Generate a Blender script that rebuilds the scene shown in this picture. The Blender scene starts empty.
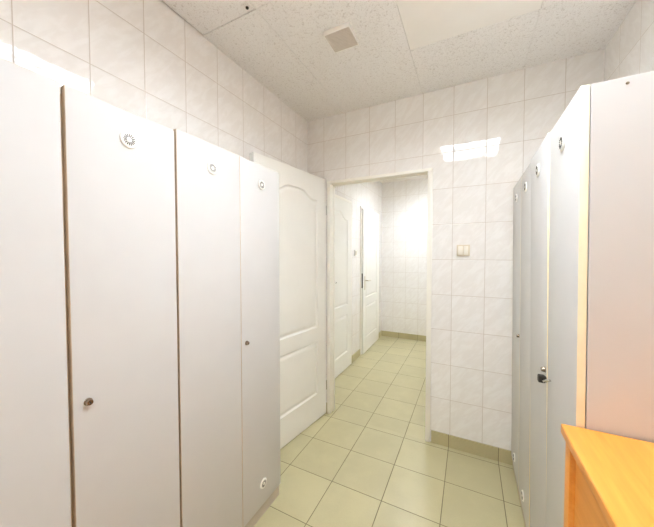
import bpy, bmesh, math
from mathutils import Vector, Matrix

scene = bpy.context.scene
COL = scene.collection
PI = math.pi

# ------------------------------------------------------------------ materials
def lin(r, g, b):
    def f(c):
        c /= 255.0
        return c / 12.92 if c <= 0.04045 else ((c + 0.055) / 1.055) ** 2.4
    return (f(r), f(g), f(b), 1.0)

class NT:
    """small helper that builds node graphs"""
    def __init__(self, name):
        self.m = bpy.data.materials.new(name)
        self.m.use_nodes = True
        self.t = self.m.node_tree
        self.t.nodes.clear()
        self.out = self.t.nodes.new('ShaderNodeOutputMaterial')
        self.b = self.t.nodes.new('ShaderNodeBsdfPrincipled')
        self.t.links.new(self.b.outputs[0], self.out.inputs[0])
    def put(self, sock, v):
        if isinstance(v, bpy.types.NodeSocket):
            self.t.links.new(v, sock)
        elif v is not None:
            sock.default_value = v
    def math(self, op, a, b=None, c=None):
        n = self.t.nodes.new('ShaderNodeMath'); n.operation = op
        for i, v in enumerate((a, b, c)):
            if v is not None: self.put(n.inputs[i], v)
        return n.outputs[0]
    def pos(self):
        n = self.t.nodes.new('ShaderNodeNewGeometry')
        s = self.t.nodes.new('ShaderNodeSeparateXYZ')
        self.t.links.new(n.outputs['Position'], s.inputs[0])
        return n.outputs['Position'], s.outputs
    def objpos(self):
        n = self.t.nodes.new('ShaderNodeTexCoord')
        return n.outputs['Object']
    def xyz(self, x, y, z):
        n = self.t.nodes.new('ShaderNodeCombineXYZ')
        for i, v in enumerate((x, y, z)): self.put(n.inputs[i], v)
        return n.outputs[0]
    def mapping(self, vec, rot=(0, 0, 0), sc=(1, 1, 1)):
        n = self.t.nodes.new('ShaderNodeMapping')
        self.put(n.inputs['Vector'], vec)
        n.inputs['Rotation'].default_value = rot
        n.inputs['Scale'].default_value = sc
        return n.outputs[0]
    def noise(self, vec, scale, detail=2.0, rough=0.5, dist=0.0):
        n = self.t.nodes.new('ShaderNodeTexNoise')
        self.put(n.inputs['Vector'], vec)
        n.inputs['Scale'].default_value = scale
        n.inputs['Detail'].default_value = detail
        n.inputs['Roughness'].default_value = rough
        n.inputs['Distortion'].default_value = dist
        return n.outputs[0]
    def white(self, vec):
        n = self.t.nodes.new('ShaderNodeTexWhiteNoise')
        self.put(n.inputs['Vector'], vec)
        return n.outputs['Value'], n.outputs['Color']
    def ramp(self, fac, stops):
        n = self.t.nodes.new('ShaderNodeValToRGB')
        self.put(n.inputs[0], fac)
        e = n.color_ramp.elements
        e[0].position, e[0].color = stops[0]
        e[1].position, e[1].color = stops[-1]
        for p, c in stops[1:-1]:
            k = e.new(p); k.color = c
        return n.outputs[0]
    def mix(self, fac, a, b):
        n = self.t.nodes.new('ShaderNodeMix'); n.data_type = 'RGBA'
        self.put(n.inputs[0], fac); self.put(n.inputs[6], a); self.put(n.inputs[7], b)
        return n.outputs[2]
    def smooth(self, v, a, b, lo=0.0, hi=1.0):
        n = self.t.nodes.new('ShaderNodeMapRange')
        n.interpolation_type = 'SMOOTHSTEP'
        self.put(n.inputs[0], v)
        for i, x in zip((1, 2, 3, 4), (a, b, lo, hi)): n.inputs[i].default_value = x
        return n.outputs[0]
    def bump(self, h, strength=1.0, dist=1.0):
        n = self.t.nodes.new('ShaderNodeBump')
        n.inputs['Strength'].default_value = strength
        n.inputs['Distance'].default_value = dist
        self.put(n.inputs['Height'], h)
        self.t.links.new(n.outputs[0], self.b.inputs['Normal'])
    def set(self, color=None, rough=None, metal=None, spec=None, coat=None):
        if color is not None: self.put(self.b.inputs['Base Color'], color)
        if rough is not None: self.put(self.b.inputs['Roughness'], rough)
        if metal is not None: self.b.inputs['Metallic'].default_value = metal
        if spec is not None: self.b.inputs['Specular IOR Level'].default_value = spec
        if coat is not None: self.b.inputs['Coat Weight'].default_value = coat

def grid(n, a, off, pitch):
    """cell index, local 0..pitch coordinate and distance to nearest line"""
    q = n.math('DIVIDE', n.math('SUBTRACT', a, off), pitch)
    i = n.math('FLOOR', q)
    l = n.math('MULTIPLY', n.math('SUBTRACT', q, i), pitch)
    d = n.math('MINIMUM', l, n.math('SUBTRACT', pitch, l))
    return i, l, d

def wall_tile(name, axis, off, zoff=0.0875, w=0.202, h=0.25, c1=(243, 240, 236), c2=(238, 234, 229),
              grout=(204, 193, 181)):
    n = NT(name)
    P, s = n.pos()
    a = s[axis]
    iu, lu, du = grid(n, a, off, w)
    iv, lv, dv = grid(n, s[2], zoff, h)
    d = n.math('MINIMUM', du, dv)
    line = n.smooth(d, 0.0009, 0.0018)
    # feathery diagonal relief, alike on every tile
    loc = n.xyz(n.math('ADD', lu, n.math('MULTIPLY', iu, 3.7)), lv, n.math('MULTIPLY', iv, 1.3))
    f1 = n.noise(n.mapping(n.mapping(loc, (0, 0, math.radians(-50))), (0, 0, 0), (8, 27, 6)), 1.0, 2.5, 0.55, 0.8)
    f2 = n.noise(n.mapping(n.mapping(loc, (0, 0, math.radians(-42))), (0, 0, 0), (12, 22, 5)), 1.6, 2.0, 0.5, 0.5)
    pat = n.smooth(n.math('ADD', n.math('MULTIPLY', f1, 0.7), n.math('MULTIPLY', f2, 0.3)), 0.42, 0.62)
    col = n.mix(pat, lin(*c2), lin(*c1))
    col = n.mix(line, lin(*grout), col)
    # bump : grout groove, cushion edge, relief, each tile set a hair out of true
    rv, rc = n.white(n.xyz(iu, iv, 0.0))
    sc = n.t.nodes.new('ShaderNodeSeparateColor'); n.t.links.new(rc, sc.inputs[0])
    t1 = n.math('MULTIPLY', n.math('MULTIPLY', n.math('SUBTRACT', sc.outputs[0], 0.5), lu), 0.002)
    t2 = n.math('MULTIPLY', n.math('MULTIPLY', n.math('SUBTRACT', sc.outputs[1], 0.5), lv), 0.002)
    hgt = n.math('MULTIPLY', n.smooth(d, 0.0005, 0.004), 0.0008)
    hgt = n.math('ADD', hgt, n.math('MULTIPLY', pat, 0.00004))
    hgt = n.math('ADD', hgt, n.math('ADD', t1, t2))
    n.bump(hgt, 1.0, 1.0)
    n.set(col, n.smooth(d, 0.0009, 0.0018, 0.7, 0.022), 0.0, 0.5)
    return n.m

def floor_tile(name, ox, oy, s=0.3048, base=(197, 189, 149), skirt=None):
    n = NT(name)
    P, q = n.pos()
    iu, lu, du = grid(n, q[0], ox, s)
    if skirt == 'x':
        d = du; iv = 0.0
    elif skirt == 'y':
        iu, lu, du = grid(n, q[1], oy, s); d = du; iv = 0.0
    else:
        iv, lv, dv = grid(n, q[1], oy, s)
        d = n.math('MINIMUM', du, dv)
    line = n.smooth(d, 0.0012, 0.0024)
    rv, rc = n.white(n.xyz(iu, iv, 3.0))
    c = base
    dk = tuple(int(x * 0.95) for x in c)
    cl = n.noise(P, 5.0, 4.0, 0.6)
    fine = n.noise(P, 160.0, 2.0, 0.6)
    m = n.math('ADD', n.math('MULTIPLY', cl, 0.55), n.math('ADD', n.math('MULTIPLY', fine, 0.25), n.math('MULTIPLY', rv, 0.2)))
    col = n.mix(n.smooth(m, 0.35, 0.65), lin(*dk), lin(*c))
    col = n.mix(line, lin(114, 104, 78), col)
    hgt = n.math('ADD', n.math('MULTIPLY', n.smooth(d, 0.0008, 0.004), 0.0009), n.math('MULTIPLY', fine, 0.00010))
    n.bump(hgt, 1.0, 1.0)
    n.set(col, n.smooth(d, 0.0012, 0.0024, 0.8, 0.34), 0.0, 0.4)
    return n.m

def plain(name, c, rough=0.5, metal=0.0, spec=0.5, var=0.02, scale=30.0, bump=0.0, coat=None):
    n = NT(name)
    v = n.objpos()
    f = n.noise(v, scale, 3.0, 0.6)
    dk = tuple(max(0, x * (1 - var)) for x in c)
    n.set(n.mix(n.smooth(f, 0.35, 0.65), lin(*dk), lin(*c)), rough, metal, spec, coat)
    if bump: n.bump(f, 1.0, bump)
    return n.m

def ceiling_mat():
    n = NT('mineral_fibre')
    P, q = n.pos()
    big = n.noise(P, 3.0, 3.0, 0.5)
    pits = n.smooth(n.noise(P, 95.0, 3.0, 0.65, 0.6), 0.34, 0.44)
    spk = n.smooth(n.noise(P, 210.0, 2.0, 0.6), 0.30, 0.42)
    k = n.math('MULTIPLY', pits, spk)
    col = n.mix(k, lin(222, 216, 210), n.mix(big, lin(240, 237, 233), lin(246, 243, 240)))
    n.bump(n.math('MULTIPLY', k, 0.0011), 1.0, 1.0)
    n.set(col, 0.95, 0.0, 0.15)
    return n.m

def wood_mat():
    n = NT('beech_laminate')
    v = n.objpos()
    m = n.mapping(v, (0, 0, 0), (14, 1.2, 14))
    g = n.noise(m, 2.0, 5.0, 0.6, 0.4)
    fl = n.noise(n.mapping(v, (0, 0, 0), (90, 6, 90)), 1.5, 2.0, 0.5)
    f = n.math('ADD', n.math('MULTIPLY', g, 0.7), n.math('MULTIPLY', fl, 0.3))
    col = n.ramp(f, [(0.30, lin(222, 142, 54)), (0.5, lin(232, 154, 64)), (0.72, lin(241, 168, 78))])
    n.set(col, 0.38, 0.0, 0.4)
    return n.m

def emit(name, c, strength):
    n = NT(name)
    n.set((0.8, 0.8, 0.8, 1), 0.4)
    n.b.inputs['Emission Color'].default_value = c
    n.b.inputs['Emission Strength'].default_value = strength
    return n.m

M_FAR = wall_tile('wall_tile_far', 0, 0.1625)
M_SIDE = wall_tile('wall_tile_side', 1, -0.1834)
M_HALLEND = wall_tile('wall_tile_hall_end', 0, -0.048, w=0.2)
M_HALLSIDE = wall_tile('wall_tile_hall_side', 1, 2.53, w=0.2)
M_FLOOR = floor_tile('floor_tile_room', -0.0542, -0.0457)
M_HFLOOR = floor_tile('floor_tile_hall', -0.0542, 0.175)
M_SKX = floor_tile('skirting_tile_x', -0.0542, 0, base=(192, 182, 142), skirt='x')
M_SKY = floor_tile('skirting_tile_y', 0, -0.0457, base=(192, 182, 142), skirt='y')
M_CEIL = ceiling_mat()
M_CEILBACK = plain('ceiling_void', (120, 112, 102), 0.9)
M_BLANK = plain('smooth_ceiling_board', (245, 241, 235), 0.6, spec=0.2, var=0.01, scale=4)
M_PLASTER = plain('white_plaster', (240, 234, 226), 0.85, spec=0.2, scale=6)
M_DOOR = plain('white_door_paint', (243, 241, 234), 0.32, var=0.008, scale=5)
M_FRAME = plain('cream_frame_paint', (244, 240, 230), 0.35, var=0.012, scale=8)
M_LAM = plain('grey_laminate', (210, 208, 205), 0.5, spec=0.15, var=0.012, scale=3.0)
M_EDGE = plain('cream_edge_banding', (247, 233, 198), 0.45, var=0.03, scale=12)
M_EDGE_SHADE = plain('shaded_edge_banding', (214, 196, 172), 0.5, var=0.05, scale=20)  # edge banding browned to carry the shade inside the door gaps
M_HANDLE = plain('pale_handle', (226, 216, 196), 0.35, metal=0.0, var=0.02)
M_LOUVRE = plain('bright_louvre', (236, 236, 236), 0.35, metal=0.6, var=0.0)
M_CARC = plain('carcass_board', (214, 200, 178), 0.5, var=0.03, scale=6)
M_PLINTH = plain('plinth_board', (196, 186, 170), 0.5, var=0.03, scale=8)
M_VENT = plain('white_plastic', (250, 247, 240), 0.35, var=0.005)
M_SLOT = plain('vent_slot_dark', (74, 70, 64), 0.7)
M_CHROME = plain('worn_chrome', (176, 160, 140), 0.25, metal=1.0, var=0.15, scale=200)
M_STEEL = plain('bright_steel', (214, 212, 208), 0.22, metal=1.0)
M_DARK = plain('dark_metal', (62, 58, 52), 0.4, metal=0.5, var=0.2, scale=90)
M_SWITCH = plain('ivory_plastic', (220, 208, 184), 0.4, var=0.01)  # plate toned darker to stand for shade around the rockers
M_ROCKER = plain('pale_ivory_plastic', (244, 238, 224), 0.35, var=0.005)
M_GRILLE = plain('beige_vent_plastic', (214, 204, 192), 0.55, var=0.02, scale=60)
M_WOOD = wood_mat()
M_LIGHT = emit('lamp_diffuser', (0.92, 0.99, 1.08, 1), 31.0)
M_HLIGHT = emit('hall_lamp_diffuser', (0.90, 0.985, 1.12, 1), 37.0)
M_FILL = emit('fill_panel_glow', (0.86, 0.98, 1.14, 1), 2.5)  # glow of the added fill panel

# ------------------------------------------------------------------ geometry helpers
def link(name, bm, mats, parent=None, smooth=False, loc=None):
    bmesh.ops.recalc_face_normals(bm, faces=bm.faces)
    me = bpy.data.meshes.new(name)
    bm.to_mesh(me); bm.free()
    for m in (mats if isinstance(mats, (list, tuple)) else [mats]):
        me.materials.append(m)
    if smooth:
        for p in me.polygons: p.use_smooth = True
        try: me.set_sharp_from_angle(angle=math.radians(35))
        except Exception: pass
    o = bpy.data.objects.new(name, me)
    COL.objects.link(o)
    if parent: o.parent = parent
    if loc: o.location = loc
    return o

def tag(o, label=None, cat=None, group=None, kind=None):
    if label: o['label'] = label
    if cat: o['category'] = cat
    if group: o['group'] = group
    if kind: o['kind'] = kind
    return o

def empty(name, loc, rz=0.0):
    o = bpy.data.objects.new(name, None)
    COL.objects.link(o); o.location = loc; o.rotation_euler = (0, 0, rz)
    o.empty_display_size = 0.1
    return o

def box(bm, x0, x1, y0, y1, z0, z1, bev=0.0, mi=0, seg=2):
    t = bmesh.new()
    bmesh.ops.create_cube(t, size=1.0)
    for v in t.verts:
        v.co = Vector(((x0 + x1) / 2 + v.co.x * (x1 - x0), (y0 + y1) / 2 + v.co.y * (y1 - y0), (z0 + z1) / 2 + v.co.z * (z1 - z0)))
    if bev > 0:
        bmesh.ops.bevel(t, geom=list(t.edges), offset=bev, segments=seg, affect='EDGES', profile=0.5)
    for f in t.faces: f.material_index = mi
    merge(bm, t)

def merge(bm, t, mat=None):
    if mat is not None: bmesh.ops.transform(t, matrix=mat, verts=t.verts)
    me = bpy.data.meshes.new('tmp'); t.to_mesh(me); t.free()
    bm.from_mesh(me); bpy.data.meshes.remove(me)

def lathe(bm, prof, axis='X', origin=(0, 0, 0), seg=32, mi=0, sgn=1):
    """profile of (distance along axis, radius), revolved"""
    t = bmesh.new()
    rings = []
    for a, r in prof:
        ring = []
        for k in range(seg):
            an = 2 * PI * k / seg
            if axis == 'X': co = (sgn * a, r * math.cos(an), r * math.sin(an))
            elif axis == 'Y': co = (r * math.cos(an), sgn * a, r * math.sin(an))
            else: co = (r * math.cos(an), r * math.sin(an), sgn * a)
            ring.append(t.verts.new(Vector(co) + Vector(origin)))
        rings.append(ring)
    for i in range(len(rings) - 1):
        for k in range(seg):
            f = t.faces.new((rings[i][k], rings[i][(k + 1) % seg], rings[i + 1][(k + 1) % seg], rings[i + 1][k]))
    t.faces.new(rings[0]); t.faces.new(rings[-1])
    for f in t.faces: f.material_index = mi
    bmesh.ops.recalc_face_normals(t, faces=t.faces)
    merge(bm, t)

def tube(bm, pts, r, seg=10, mi=0):
    t = bmesh.new(); rings = []
    pts = [Vector(p) for p in pts]
    for i, p in enumerate(pts):
        d = (pts[min(i + 1, len(pts) - 1)] - pts[max(i - 1, 0)]).normalized()
        u = d.orthogonal().normalized() if i == 0 else (u - d * u.dot(d)).normalized()
        w = d.cross(u)
        rings.append([t.verts.new(p + (u * math.cos(2 * PI * k / seg) + w * math.sin(2 * PI * k / seg)) * r) for k in range(seg)])
    for i in range(len(rings) - 1):
        for k in range(seg):
            t.faces.new((rings[i][k], rings[i][(k + 1) % seg], rings[i + 1][(k + 1) % seg], rings[i + 1][k]))
    t.faces.new(rings[0]); t.faces.new(rings[-1])
    for f in t.faces: f.material_index = mi
    merge(bm, t)

def slab(name, x0, x1, y0, y1, z0, z1, mat, parent=None, bev=0.0):
    bm = bmesh.new(); box(bm, x0, x1, y0, y1, z0, z1, bev)
    return link(name, bm, mat, parent, smooth=bev > 0)

# ------------------------------------------------------------------ room shell
H = 2.534          # room ceiling
RX = 1.95          # right wall
NY = -2.85         # wall behind the viewer
HX0, HX1, HY0, HY1, HH = -0.045, 1.30, 0.09, 2.53, 2.58   # hall
OX0, OX1, OZ = 0.200, 1.036, 1.988                         # doorway hole

tag(slab('floor', -0.06, RX + 0.06, NY - 0.06, 0.0, -0.06, 0.0, M_FLOOR), 'olive beige tiled floor of the locker room', 'floor', kind='structure')
tag(slab('floor_hall', HX0 - 0.06, HX1 + 0.06, 0.0, HY1 + 0.06, -0.06, 0.0, M_HFLOOR), 'olive beige tiled floor of the hall beyond the doorway', 'floor', kind='structure')
tag(slab('wall_left', -0.06, 0.0, NY - 0.06, 0.0, 0.0, H + 0.06, M_SIDE), 'white tiled wall behind the left lockers', 'wall', kind='structure')
tag(slab('wall_right', RX, RX + 0.06, NY - 0.06, 0.0, 0.0, H + 0.06, M_SIDE), 'white tiled wall behind the right lockers', 'wall', kind='structure')
tag(slab('wall_near', 0.0, RX, NY - 0.06, NY, 0.0, H + 0.06, M_FAR), 'white tiled wall behind the viewer', 'wall', kind='structure')
bm = bmesh.new()
box(bm, HX0 - 0.06, OX0, 0.0, HY0, 0.0, HH + 0.06)
box(bm, OX1, RX + 0.06, 0.0, HY0, 0.0, HH + 0.06)
box(bm, OX0, OX1, 0.0, HY0, OZ, HH + 0.06)
tag(link('wall_far', bm, M_FAR), 'white tiled wall with the doorway and the light switch', 'wall', kind='structure')

# hall walls
bm = bmesh.new()
box(bm, HX0 - 0.06, HX0, HY0, 1.497, 0.0, HH + 0.06); box(bm, HX0 - 0.06, HX0, 2.293, HY1, 0.0, HH + 0.06)
box(bm, HX0 - 0.06, HX0, 1.497, 2.293, 2.004, HH + 0.06); box(bm, HX0 - 0.5, HX0 - 0.44, 1.40, 2.40, 0.0, 2.1)
box(bm, HX0 - 0.5, HX0 - 0.06, 1.34, 1.40, 0.0, 2.1); box(bm, HX0 - 0.5, HX0 - 0.06, 2.40, 2.46, 0.0, 2.1)  # closed box added behind the ajar door to keep its gap dark
box(bm, HX0 - 0.5, HX0 - 0.06, 1.34, 2.46, 2.1, 2.16); box(bm, HX0 - 0.5, HX0 - 0.06, 1.34, 2.46, -0.06, 0.0)
tag(link('wall_hall_left', bm, M_HALLSIDE), 'hall wall with the two white panelled doors', 'wall', kind='structure')
tag(slab('wall_hall_end', HX0 - 0.06, HX1 + 0.06, HY1, HY1 + 0.06, 0.0, HH + 0.06, M_HALLEND), 'white tiled wall closing the end of the hall', 'wall', kind='structure')
tag(slab('wall_hall_right', HX1, HX1 + 0.06, HY0, HY1, 0.0, HH + 0.06, M_HALLSIDE), 'tiled hall wall on the right, out of sight', 'wall', kind='structure')

# baseboards made of floor tile
BH, BT = 0.0875, 0.009
bm = bmesh.new()
box(bm, 0.0, OX0 - 0.002, -BT, 0.0, 0.0, BH); box(bm, OX1 + 0.012, RX, -BT, 0.0, 0.0, BH)
tag(link('baseboard_far', bm, M_SKX), 'dark olive tile skirting below the light switch wall', 'baseboard', kind='structure')
tag(slab('baseboard_left', 0.0, BT, NY, -BT, 0.0, BH, M_SKY), 'dark olive tile skirting along the left wall', 'baseboard', kind='structure')
tag(slab('baseboard_right', RX - BT, RX, NY, -BT, 0.0, BH, M_SKY), 'dark olive tile skirting along the right wall', 'baseboard', kind='structure')
tag(slab('baseboard_hall_end', HX0, HX1, HY1 - BT, HY1, 0.0, BH, M_SKX), 'dark olive tile skirting at the end of the hall', 'baseboard', kind='structure')
bm = bmesh.new()
box(bm, HX0, HX0 + BT, 1.105, 1.465, 0.0, BH); box(bm, HX0, HX0 + BT, 2.335, HY1 - BT, 0.0, BH); box(bm, HX0, HX0 + BT, HY0, 0.25, 0.0, BH)
tag(link('baseboard_hall_left', bm, M_SKY), 'dark olive tile skirting between the two hall doors', 'baseboard', kind='structure')

# suspended ceiling : separate boards over a dark void, one of them pushed up
XE = [0.0, 0.362, 0.965, 1.568, RX]

YE = [0.0, -0.482, -1.088, -1.69, -2.29, NY]
bm = bmesh.new()
for i in range(4):
    for j in range(5):
        if i == 2 and j in (1, 2): continue
        x0, x1, y1, y0 = XE[i], XE[i + 1], YE[j], YE[j + 1]
        g = 0.0006
        gx0, gx1, gy0, gy1, dz = g, g, g, g, 0.0
        if i == 0 and j == 2: gx0, gy1, gx1 = 0.009, 0.004, 0.002
        if i == 0 and j == 3: gx0 = 0.009
        box(bm, x0 + gx0, x1 - gx1, y0 + gy0, y1 - gy1, H, H + 0.014, 0.0006, seg=1)
box(bm, 0.0, 0.965, NY, 0.0, H + 0.016, H + 0.05, mi=1)
box(bm, 1.568, RX, NY, 0.0, H + 0.016, H + 0.05, mi=1)
box(bm, 0.965, 1.568, NY, -1.69, H + 0.016, H + 0.05, mi=1)
box(bm, 0.965, 1.568, -0.482, 0.0, H + 0.016, H + 0.05, mi=1)
tag(link('ceiling', bm, [M_CEIL, M_CEILBACK]), 'speckled mineral fibre tile ceiling', 'ceiling', kind='structure')
tag(slab('ceiling_hall', HX0, HX1, HY0, HY1, HH, HH + 0.05, M_PLASTER), 'white hall ceiling beyond the doorway', 'ceiling', kind='structure')

bm = bmesh.new()
box(bm, 0.965 + 0.0008, 1.568 - 0.0008, -1.088 + 0.0008, -0.482 - 0.0008, H, H + 0.03, 0.0015)
tag(link('ceiling_panel', bm, M_BLANK), 'plain smooth cream square panel set among the speckled ceiling tiles', 'ceiling panel')

# ------------------------------------------------------------------ ceiling light
def ceiling_light(x0, x1, y0, y1, z, matl, label, louvre=0.0):
    r = tag(empty('ceiling_light', ((x0 + x1) / 2, (y0 + y1) / 2, z)), label, 'ceiling light')
    hx, hy = (x1 - x0) / 2, (y1 - y0) / 2
    bm = bmesh.new(); f = 0.024
    for a in ((-hx, -hx + f, -hy, hy), (hx - f, hx, -hy, hy), (-hx + f, hx - f, -hy, -hy + f), (-hx + f, hx - f, hy - f, hy)):
        box(bm, a[0], a[1], a[2], a[3], -0.008, 0.03, 0.0015)
    link('frame', bm, M_FRAME, r, True)
    bm = bmesh.new(); box(bm, -hx + f, hx - f, -hy + f, hy - f, 0.0, 0.012)
    link('diffuser', bm, matl, r)
    for k in (-1, 0, 1):
        bm = bmesh.new(); xx = k * hx / 2
        box(bm, xx - 0.010, xx + 0.010, -hy + f, hy - f, -0.006, 0.0, 0.001)
        link('divider', bm, M_FRAME, r)
    if louvre:
        bm = bmesh.new(); nb = 6
        for k in range(1, nb):
            q = -hx + f + k * (2 * (hx - f)) / nb
            box(bm, q - 0.0015, q + 0.0015, -hy + f, hy - f, -louvre, -0.001)
            q = -hy + f + k * (2 * (hy - f)) / nb
            box(bm, -hx + f, hx - f, q - 0.0015, q + 0.0015, -louvre, -0.001)
        link('louvre', bm, M_LOUVRE, r)
        bm = bmesh.new()
        for a in ((-hx, -hx + 0.004, -hy, hy), (hx - 0.004, hx, -hy, hy), (-hx + 0.004, hx - 0.004, -hy, -hy + 0.004), (-hx + 0.004, hx - 0.004, hy - 0.004, hy)):
            box(bm, a[0], a[1], a[2], a[3], -louvre - 0.002, -0.008)
        link('side_rim', bm, M_FRAME, r)
    return r
ceiling_light(0.968, 1.565, -1.687, -1.091, H, M_LIGHT, 'square recessed four tube light in the speckled ceiling', 0.017)
ceiling_light(0.55, 1.05, 1.52, 2.02, HH - 0.032, M_HLIGHT, 'square louvred light on the hall ceiling beyond the doorway', 0.024)

# ------------------------------------------------------------------ door frame and doors
ix0, ix1, iz = 0.227, 1.007, 1.970
bm = bmesh.new()
box(bm, OX0 - 0.002, ix0, -0.012, HY0 - 0.002, 0.0, iz, 0.0015)
box(bm, ix1, OX1 + 0.004, -0.012, HY0 - 0.002, 0.0, iz, 0.0015)
box(bm, OX0 - 0.002, OX1 + 0.004, -0.012, HY0 - 0.002, iz, OZ + 0.004, 0.0015)
# rebate stop
box(bm, ix0 - 0.002, ix0 + 0.006, 0.045, 0.07, 0.0, iz, 0.001)
box(bm, ix1 - 0.006, ix1 + 0.002, 0.045, 0.07, 0.0, iz, 0.001)
box(bm, ix0, ix1, 0.045, 0.07, iz - 0.006, iz + 0.002, 0.001)
tag(link('trim_1', bm, M_FRAME, smooth=True), 'cream painted steel frame around the open doorway', 'door frame', kind='structure')

def arch_poly(t0, t1, z0, zs, zp, n=28):
    """panel outline with a cathedral top: shoulders at zs, crown at zp"""
    pts = [(t0, z0), (t1, z0)]
    for k in range(n + 1):
        u = 1 - k / n
        s = 0.5 - 0.5 * math.cos(2 * PI * u)
        s = max(0.0, min(1.0, (s - 0.02) / 0.90)); s = s * s * (3 - 2 * s)
        pts.append((t0 + (t1 - t0) * u, zs + (zp - zs) * s))
    return pts

def offset_poly(pts, d):
    n = len(pts); out = []
    for i in range(n):
        p0, p1, p2 = Vector(pts[i - 1]), Vector(pts[i]), Vector(pts[(i + 1) % n])
        a = (p1 - p0).normalized(); b = (p2 - p1).normalized()
        na, nb = Vector((-a.y, a.x)), Vector((-b.y, b.x))
        m = (na + nb)
        m = m / max(0.3, m.dot(na))
        out.append(tuple(p1 + m * d))
    return out

def panel_leaf(width, height, thick, panels, z0=0.008):
    """a moulded leaf: t runs 0..width along local x, faces at y=0 and y=thick"""
    bm = bmesh.new()
    for side in (0, 1):
        t = bmesh.new()
        def V(p, dep): return t.verts.new((p[0], dep if side == 0 else thick - dep, p[1]))
        rect = [V(p, 0) for p in ((0, z0), (width, z0), (width, height), (0, height))]
        edges = [t.edges.new((rect[i], rect[(i + 1) % 4])) for i in range(4)]
        for pts in panels:
            rings = [(0.0, 0.0), (0.004, 0.0045), (0.010, 0.008), (0.018, 0.008), (0.030, 0.0035), (0.040, 0.0015)]
            prev = None
            for off, dep in rings:
                ring = [V(p, dep) for p in (pts if off == 0 else offset_poly(pts, off))]
                if prev is None:
                    edges += [t.edges.new((ring[i], ring[(i + 1) % len(ring)])) for i in range(len(ring))]
                else:
                    for i in range(len(ring)):
                        k = (i + 1) % len(ring)
                        t.faces.new((prev[i], prev[k], ring[k], ring[i]))
                prev = ring
            t.faces.new(prev)
        bmesh.ops.triangle_fill(t, use_beauty=True, use_dissolve=False, edges=edges)
        merge(bm, t)
    t = bmesh.new()
    c = [(0, z0), (width, z0), (width, height), (0, height)]
    for i in range(4):
        a, b = c[i], c[(i + 1) % 4]
        t.faces.new([t.verts.new(p) for p in ((a[0], 0, a[1]), (b[0], 0, b[1]), (b[0], thick, b[1]), (a[0], thick, a[1]))])
    merge(bm, t)
    bmesh.ops.remove_doubles(bm, verts=bm.verts, dist=0.0002)
    return bm

def lever(bm, t, z, y, sgn, dirx):
    """rose, neck and lever on a face at y whose outside is sgn*y"""
    box(bm, t - 0.02, t + 0.02, min(y, y + sgn * 0.006), max(y, y + sgn * 0.006), z - 0.13, z + 0.06, 0.0025)
    tube(bm, [(t, y, z), (t, y + sgn * 0.03, z), (t, y + sgn * 0.045, z), (t + dirx * 0.015, y + sgn * 0.052, z),
              (t + dirx * 0.06, y + sgn * 0.053, z), (t + dirx * 0.115, y + sgn * 0.050, z - 0.004)], 0.0085, 12)

PANELS = [arch_poly(0.124, 0.665, 0.778, 1.815, 1.873), [(0.124, 0.222), (0.665, 0.222), (0.665, 0.664), (0.124, 0.664)]]
TH = 0.040
# open door: local x runs from hinge to free edge, y=0 is the face seen from the room
bm = panel_leaf(0.785, 2.008, TH, PANELS)
door = link('door_1', bm, M_DOOR)
ang = math.atan2(-0.9906, -0.137)
door.location = (0.191 - TH * 0.9906, -0.014 + TH * 0.137, 0.0); door.rotation_euler = (0, 0, ang)
tag(door, 'open white moulded door leaf standing against the left wall', 'door', kind='structure')
bm = bmesh.new(); lever(bm, 0.745, 1.03, TH, 1, -0.75)
link('door_handle', bm, M_STEEL, door, True)
for z in (0.25, 1.75):
    bm = bmesh.new(); lathe(bm, [(z - 0.04, 0.006), (z + 0.04, 0.006)], 'Z', (-0.004, TH - 0.002, 0), 12)
    link('hinge', bm, M_STEEL, door, True)

# hall doors in the left hall wall: local x runs along +y world, face y=0 looks into the hall
def hall_door(name, y0, y1, xf, label, rz=0.0, pivot_far=True):
    w = y1 - y0
    pan = [arch_poly(0.115, w - 0.115, 0.778, 1.790, 1.875), [(0.115, 0.205), (w - 0.115, 0.205), (w - 0.115, 0.664), (0.115, 0.664)]]
    bm = panel_leaf(w, 2.0, TH, pan)
    # shift so that pivot is at the far edge
    bmesh.ops.translate(bm, vec=(-w, 0, 0), verts=bm.verts)
    d = link(name, bm, M_DOOR)
    d.location = (xf, y1, 0.0)
    d.rotation_euler = (0, 0, PI / 2 + rz)
    tag(d, label, 'door', kind='structure')
    return d, w
d2, w = hall_door('door_2', 0.28, 1.10, HX0 + 0.018, 'nearer closed white moulded door on the left of the hall')
d3, w3 = hall_door('door_3', 1.500, 2.290, HX0 + 0.018, 'farther white moulded door in the hall standing slightly ajar', rz=math.radians(1.3))
bm = bmesh.new(); lever(bm, -w3 + 0.065, 1.02, 0.0, -1, 1)
link('door_handle', bm, M_HANDLE, d3, True)
bm = bmesh.new(); box(bm, -w3 - 0.0015, -w3 + 0.001, 0.008, 0.030, 0.92, 1.12, 0.0005)
link('latch', bm, M_DARK, d3)
bm = bmesh.new()
lathe(bm, [(0, 0.008), (0.004, 0.008), (0.010, 0.005), (0.016, 0.009), (0.020, 0.006)], 'Y', (-0.47, 0, 1.07), 16, sgn=-1)
link('knob', bm, M_STEEL, d2, True)

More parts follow.
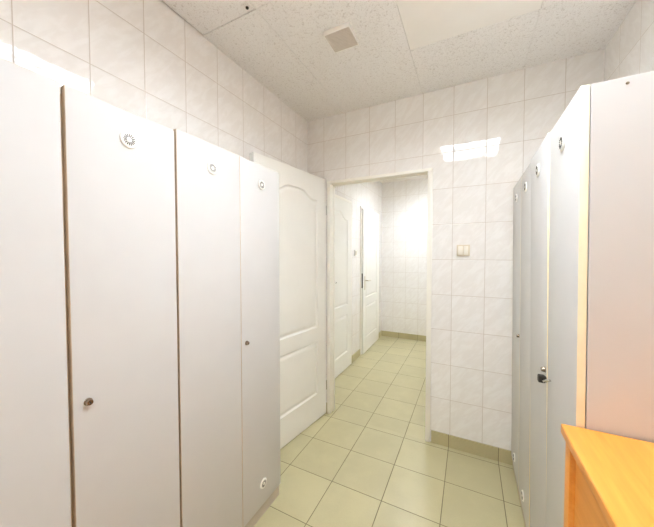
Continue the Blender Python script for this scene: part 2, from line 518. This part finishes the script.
# frames of the two hall doors, sitting on the wall face
def hall_frame(name, y0, y1, label):
    bm = bmesh.new()
    a, b = HX0 - 0.0, HX0 + 0.014
    box(bm, a, b, y0 - 0.035, y0 - 0.003, 0, 2.035, 0.002)
    box(bm, a, b, y1 + 0.003, y1 + 0.035, 0, 2.035, 0.002)
    box(bm, a, b, y0 - 0.003, y1 + 0.003, 2.004, 2.035, 0.002)
    return tag(link(name, bm, M_FRAME, smooth=True), label, 'door frame', kind='structure')
hall_frame('trim_2', 0.28, 1.10, 'cream frame of the nearer hall door')
hall_frame('trim_3', 1.50, 2.29, 'cream frame of the farther hall door')

# ------------------------------------------------------------------ lockers
def vent_mesh():
    bm = bmesh.new()
    lathe(bm, [(0.0, 0.0245), (0.003, 0.0245), (0.0045, 0.0235), (0.0052, 0.0205), (0.0052, 0.0065), (0.0058, 0.005)], 'X', seg=40)
    for k in range(16):
        t = bmesh.new()
        bmesh.ops.create_cube(t, size=1.0)
        for v in t.verts: v.co = Vector((0.0050 + v.co.x * 0.0013, v.co.y * (0.0022 + 0.0011 * (v.co.z + 0.5)), 0.0125 + v.co.z * 0.0095))
        for f in t.faces: f.material_index = 1
        merge(bm, t, Matrix.Rotation(2 * PI * k / 16, 4, 'X'))
    return bm
def lock_mesh():
    bm = bmesh.new()
    lathe(bm, [(0, 0.0105), (0.002, 0.0105), (0.003, 0.0085), (0.011, 0.0080), (0.0125, 0.0068)], 'X', seg=28)
    t = bmesh.new(); bmesh.ops.create_cube(t, size=1.0)
    for v in t.verts: v.co = Vector((0.0125 + v.co.x * 0.0008, v.co.y * 0.0022, v.co.z * 0.009))
    for f in t.faces: f.material_index = 1
    merge(bm, t, Matrix.Rotation(math.radians(25), 4, 'X'))
    return bm

def locker(loc, rz, width, depth, top, gap, label, lock_on, lockz, edge, split=None, vz=1.725, bvz=0.179, toe=0.009):
    """front plane at local x=0, body behind it; local y 0..width; left leaf first"""
    r = tag(empty('locker', loc, rz), label, 'locker', 'grey two door lockers')
    T = 0.018
    sp = split if split else width / 2
    bm = bmesh.new(); x1 = -T - 0.002; x0 = -depth
    e = 0.001
    box(bm, x0, x1, e, T, 0.065, top - 0.002, 0.0008, seg=1)
    box(bm, x0, x1, width - T, width - e, 0.065, top - 0.002, 0.0008, seg=1)
    box(bm, x0, x1, T, width - T, 0.065, 0.065 + T)
    box(bm, x0, x1, T, width - T, top - 0.002 - T, top - 0.002)
    box(bm, x0, x0 + 0.006, T, width - T, 0.065 + T, top - 0.002 - T)
    box(bm, x0 + 0.006, x1, sp - T / 2, sp + T / 2, 0.065 + T, top - 0.002 - T, mi=1)
    link('body', bm, [M_LAM, M_CARC], r)
    bm = bmesh.new(); box(bm, x0 + 0.01, -toe, 0.004, width - 0.004, 0.0, 0.064)
    link('plinth', bm, M_PLINTH, r)
    spans = [(0.001, sp - gap / 2), (sp + gap / 2, width - 0.003)]
    doors = []
    for k, (a, b) in enumerate(spans):
        bm = bmesh.new()
        box(bm, -T, 0.0, 0.0, b - a, 0.067, top, 0.0011, mi=1)
        for f in bm.faces:
            if abs(f.normal.x) > 0.95: f.material_index = 0
        d = link('door', bm, [M_LAM, edge], r, True); d.location = (0, a, 0)
        v = link('vent', vent_mesh(), [M_VENT, M_SLOT], d, True); v.location = (0, (b - a) / 2, vz)
        v['label'] = 'round white slotted vent near top of door'
        v = link('vent', vent_mesh(), [M_VENT, M_SLOT], d, True); v.location = (0, (b - a) / 2, bvz)
        v['label'] = 'round white slotted vent near foot of door'
        if k == lock_on:
            l = link('lock', lock_mesh(), [M_CHROME, M_SLOT], d, True)
            l.location = (0, 0.034 if k == 1 else (b - a) - 0.022, lockz)
        doors.append(d)
    return r, doors

FL, FR = 0.335, 1.542
LEAN = math.radians(0.5)
locker((FL, -2.120, 0), 0, 0.626, FL - 0.012, 1.813, 0.009,
       'light grey two-door locker on the left, nearest the viewer, wide dark gap between its doors', 1, 0.960, M_EDGE_SHADE, split=0.312)
locker((FL, -1.490, 0), 0, 0.618, FL - 0.012, 1.824, 0.0018,
       'light grey two-door locker on the left, standing beside the open white door', 1, 0.950, M_EDGE_SHADE, split=0.315)
WR = 0.611
rf, df = locker((FR, -0.011, 0), PI, WR, 1.94 - FR, 1.794, 0.003,
       'grey two-door locker on the right, tight against the tiled light switch wall', 0, 0.920, M_EDGE, vz=1.706, bvz=0.150, toe=0.008)
rf.rotation_euler = (0, LEAN, PI)
rn, dn = locker((FR, -0.624, 0), PI, WR, 1.94 - FR, 1.794, 0.0022,
       'grey two-door locker on the right with a padlock, behind the orange desk', 0, 0.955, M_EDGE, vz=1.706, bvz=0.150, toe=0.008)
rn.rotation_euler = (0, LEAN, PI)
# far leaf of the near right pair leans out a little at its head
dn[0].rotation_euler = (0, math.radians(0.30), 0); dn[0].location.x = -0.6 * math.sin(math.radians(0.30))
bm = bmesh.new()
lathe(bm, [(0, 0.0034), (0.0012, 0.0034), (0.0016, 0.002)], 'Y', seg=16)
s = link('screw', bm, M_CHROME, rn, True); s.location = (-0.085, WR - 0.001, 1.776)
s['label'] = 'small dark screw head near top of side panel'

# padlock on its hasp across the meeting edge of the near right pair
yl = -0.925
bm = bmesh.new()
pr = tag(empty('padlock', (1.5335, yl, 0.912)), 'small black padlock on the edge of the right-hand locker doors', 'padlock')
box(bm, -0.026, -0.004, -0.006, 0.016, 0.0, 0.026, 0.004)
link('lock_body', bm, M_DARK, pr, True)
bm = bmesh.new()
tube(bm, [(-0.014, 0.000, 0.013), (-0.013, -0.020, 0.014), (-0.008, -0.042, 0.026), (-0.003, -0.056, 0.032)], 0.0042, 12)
p = link('shackle', bm, M_STEEL, pr, True); p['label'] = 'bright steel pin sticking out of padlock'
bm = bmesh.new()
box(bm, -0.005, -0.0012, -0.004, 0.012, 0.004, 0.022, 0.001)
link('mount', bm, M_DARK, pr, True)

# ------------------------------------------------------------------ desk
DX, DY0, DY1, DZ = 1.500, -2.30, -1.240, 0.930
r = tag(empty('desk', (DX, DY1, 0)), 'orange beech desk at the lower right against the grey locker side', 'desk')
L = DY1 - DY0; W = RX - 0.012 - DX
bm = bmesh.new(); box(bm, 0, W, -L, 0, DZ - 0.026, DZ, 0.004, seg=3)
link('desk_top', bm, M_WOOD, r, True)
for a, b in ((-0.048, -0.012), (-L + 0.012, -L + 0.04)):
    bm = bmesh.new(); box(bm, 0.008, W - 0.01, a, b, 0.0, DZ - 0.026, 0.002)
    link('side_panel', bm, M_WOOD, r, True)
bm = bmesh.new(); box(bm, 0.020, 0.038, -L + 0.04, -0.048, 0.06, DZ - 0.026, 0.0)
link('front_panel', bm, M_WOOD, r)

# unseen framed glowing panel, added as fill light behind the viewer
bm = bmesh.new()
wx0, wx1, wz0, wz1 = 0.03, 0.34, 0.30, 1.40
for a in ((wx0, wx0 + 0.05, wz0, wz1), (wx1 - 0.05, wx1, wz0, wz1), (wx0 + 0.05, wx1 - 0.05, wz0, wz0 + 0.05), (wx0 + 0.05, wx1 - 0.05, wz1 - 0.05, wz1)):
    box(bm, a[0], a[1], NY, NY + 0.04, a[2], a[3], 0.003)
fill = tag(link('fill_panel_1', bm, M_FRAME, smooth=True), 'glowing fill panel added behind the viewer', 'fill panel', kind='structure')
bm = bmesh.new(); box(bm, wx0 + 0.05, wx1 - 0.05, NY + 0.002, NY + 0.014, wz0 + 0.05, wz1 - 0.05)
link('glow_pane', bm, M_FILL, fill)

# ------------------------------------------------------------------ small fittings
def light_switch(loc, rz, label, pm):
    """local -y looks into the room"""
    r = tag(empty('light_switch', loc, rz), label, 'light switch')
    bm = bmesh.new(); box(bm, -0.041, 0.041, -0.011, 0.0, -0.0385, 0.0385, 0.003, seg=3)
    link('plate', bm, pm, r, True)
    for s in (-1, 1):
        bm = bmesh.new(); box(bm, s * 0.0165 - 0.0140, s * 0.0165 + 0.0140, -0.0175, -0.010, -0.029, 0.029, 0.0018)
        o = link('rocker', bm, M_ROCKER, r, True); o.rotation_euler = (math.radians(3), 0, 0)
    return r
light_switch((1.243, -0.0005, 1.402), 0, 'ivory double rocker light switch on the tiled wall right of doorway', M_SWITCH)
light_switch((HX0 + 0.0005, 1.285, 1.40), PI / 2, 'small light switch on the hall wall between the two white doors', M_VENT)

# square vent box on the ceiling
r = tag(empty('ceiling_vent', (0.659, -0.755, H)), 'small beige square vent box on the speckled ceiling', 'ceiling vent')
bm = bmesh.new(); hv = 0.072
for a in ((-hv, -hv + 0.004, -hv, hv), (hv - 0.004, hv, -hv, hv), (-hv + 0.004, hv - 0.004, -hv, -hv + 0.004), (-hv + 0.004, hv - 0.004, hv - 0.004, hv)):
    box(bm, a[0], a[1], a[2], a[3], -0.024, -0.0002, 0.0015)
link('housing', bm, M_VENT, r, True)
bm = bmesh.new()
box(bm, -hv + 0.004, hv - 0.004, -hv + 0.004, hv - 0.004, -0.021, -0.0004)
n = 13
for k in range(n):
    yy = -hv + 0.012 + k * (2 * hv - 0.024) / (n - 1)
    box(bm, -hv + 0.004, hv - 0.004, yy - 0.0036, yy + 0.0036, -0.023, -0.021)
link('grille', bm, M_GRILLE, r)

# dark fixing near the corner of the pushed-up ceiling board
r = tag(empty('ceiling_fixing', (0.336, -1.118, H)), 'tiny dark ceiling fixing on a pale plate at a tile corner', 'ceiling fixing')
bm = bmesh.new(); box(bm, -0.020, 0.020, -0.020, 0.020, -0.004, -0.0003, 0.001)
link('plate', bm, M_CEIL, r, True)
bm = bmesh.new(); lathe(bm, [(0.004, 0.0075), (0.009, 0.0068), (0.011, 0.004)], 'Z', seg=20, sgn=-1)
link('screw_head', bm, M_DARK, r, True)

# ------------------------------------------------------------------ world, camera, colour
w = bpy.data.worlds.new('World'); scene.world = w; w.use_nodes = True
bg = w.node_tree.nodes.get('Background') or w.node_tree.nodes.new('ShaderNodeBackground')
bg.inputs[0].default_value = (0.9, 0.92, 1.0, 1); bg.inputs[1].default_value = 0.3

yaw, pit, rol = -0.4662, -0.0289, -0.0003
fwd = Vector((math.sin(yaw) * math.cos(pit), math.cos(yaw) * math.cos(pit), math.sin(pit)))
right = fwd.cross(Vector((0, 0, 1))).normalized(); up = right.cross(fwd)
r2 = right * math.cos(rol) + up * math.sin(rol); u2 = -right * math.sin(rol) + up * math.cos(rol)
cam = bpy.data.cameras.new('Camera'); co = bpy.data.objects.new('Camera', cam); COL.objects.link(co)
mw = Matrix.Identity(4)
for i in range(3):
    mw[i][0], mw[i][1], mw[i][2] = r2[i], u2[i], -fwd[i]
mw.translation = Vector((1.2815, -2.1654, 1.3684))
co.matrix_world = mw
cam.sensor_width = 36.0; cam.sensor_fit = 'HORIZONTAL'
cam.lens = 282.96 / 654.0 * 36.0
cam.clip_start = 0.01
scene.camera = co

vs = scene.view_settings
scene.display_settings.display_device = 'sRGB'
vs.view_transform = 'Standard'; vs.look = 'None'; vs.gamma = 1.0
vs.exposure = 0.41
vs.use_curve_mapping = False
scene.cycles.max_bounces = 16
scene.cycles.diffuse_bounces = 10
scene.cycles.glossy_bounces = 6
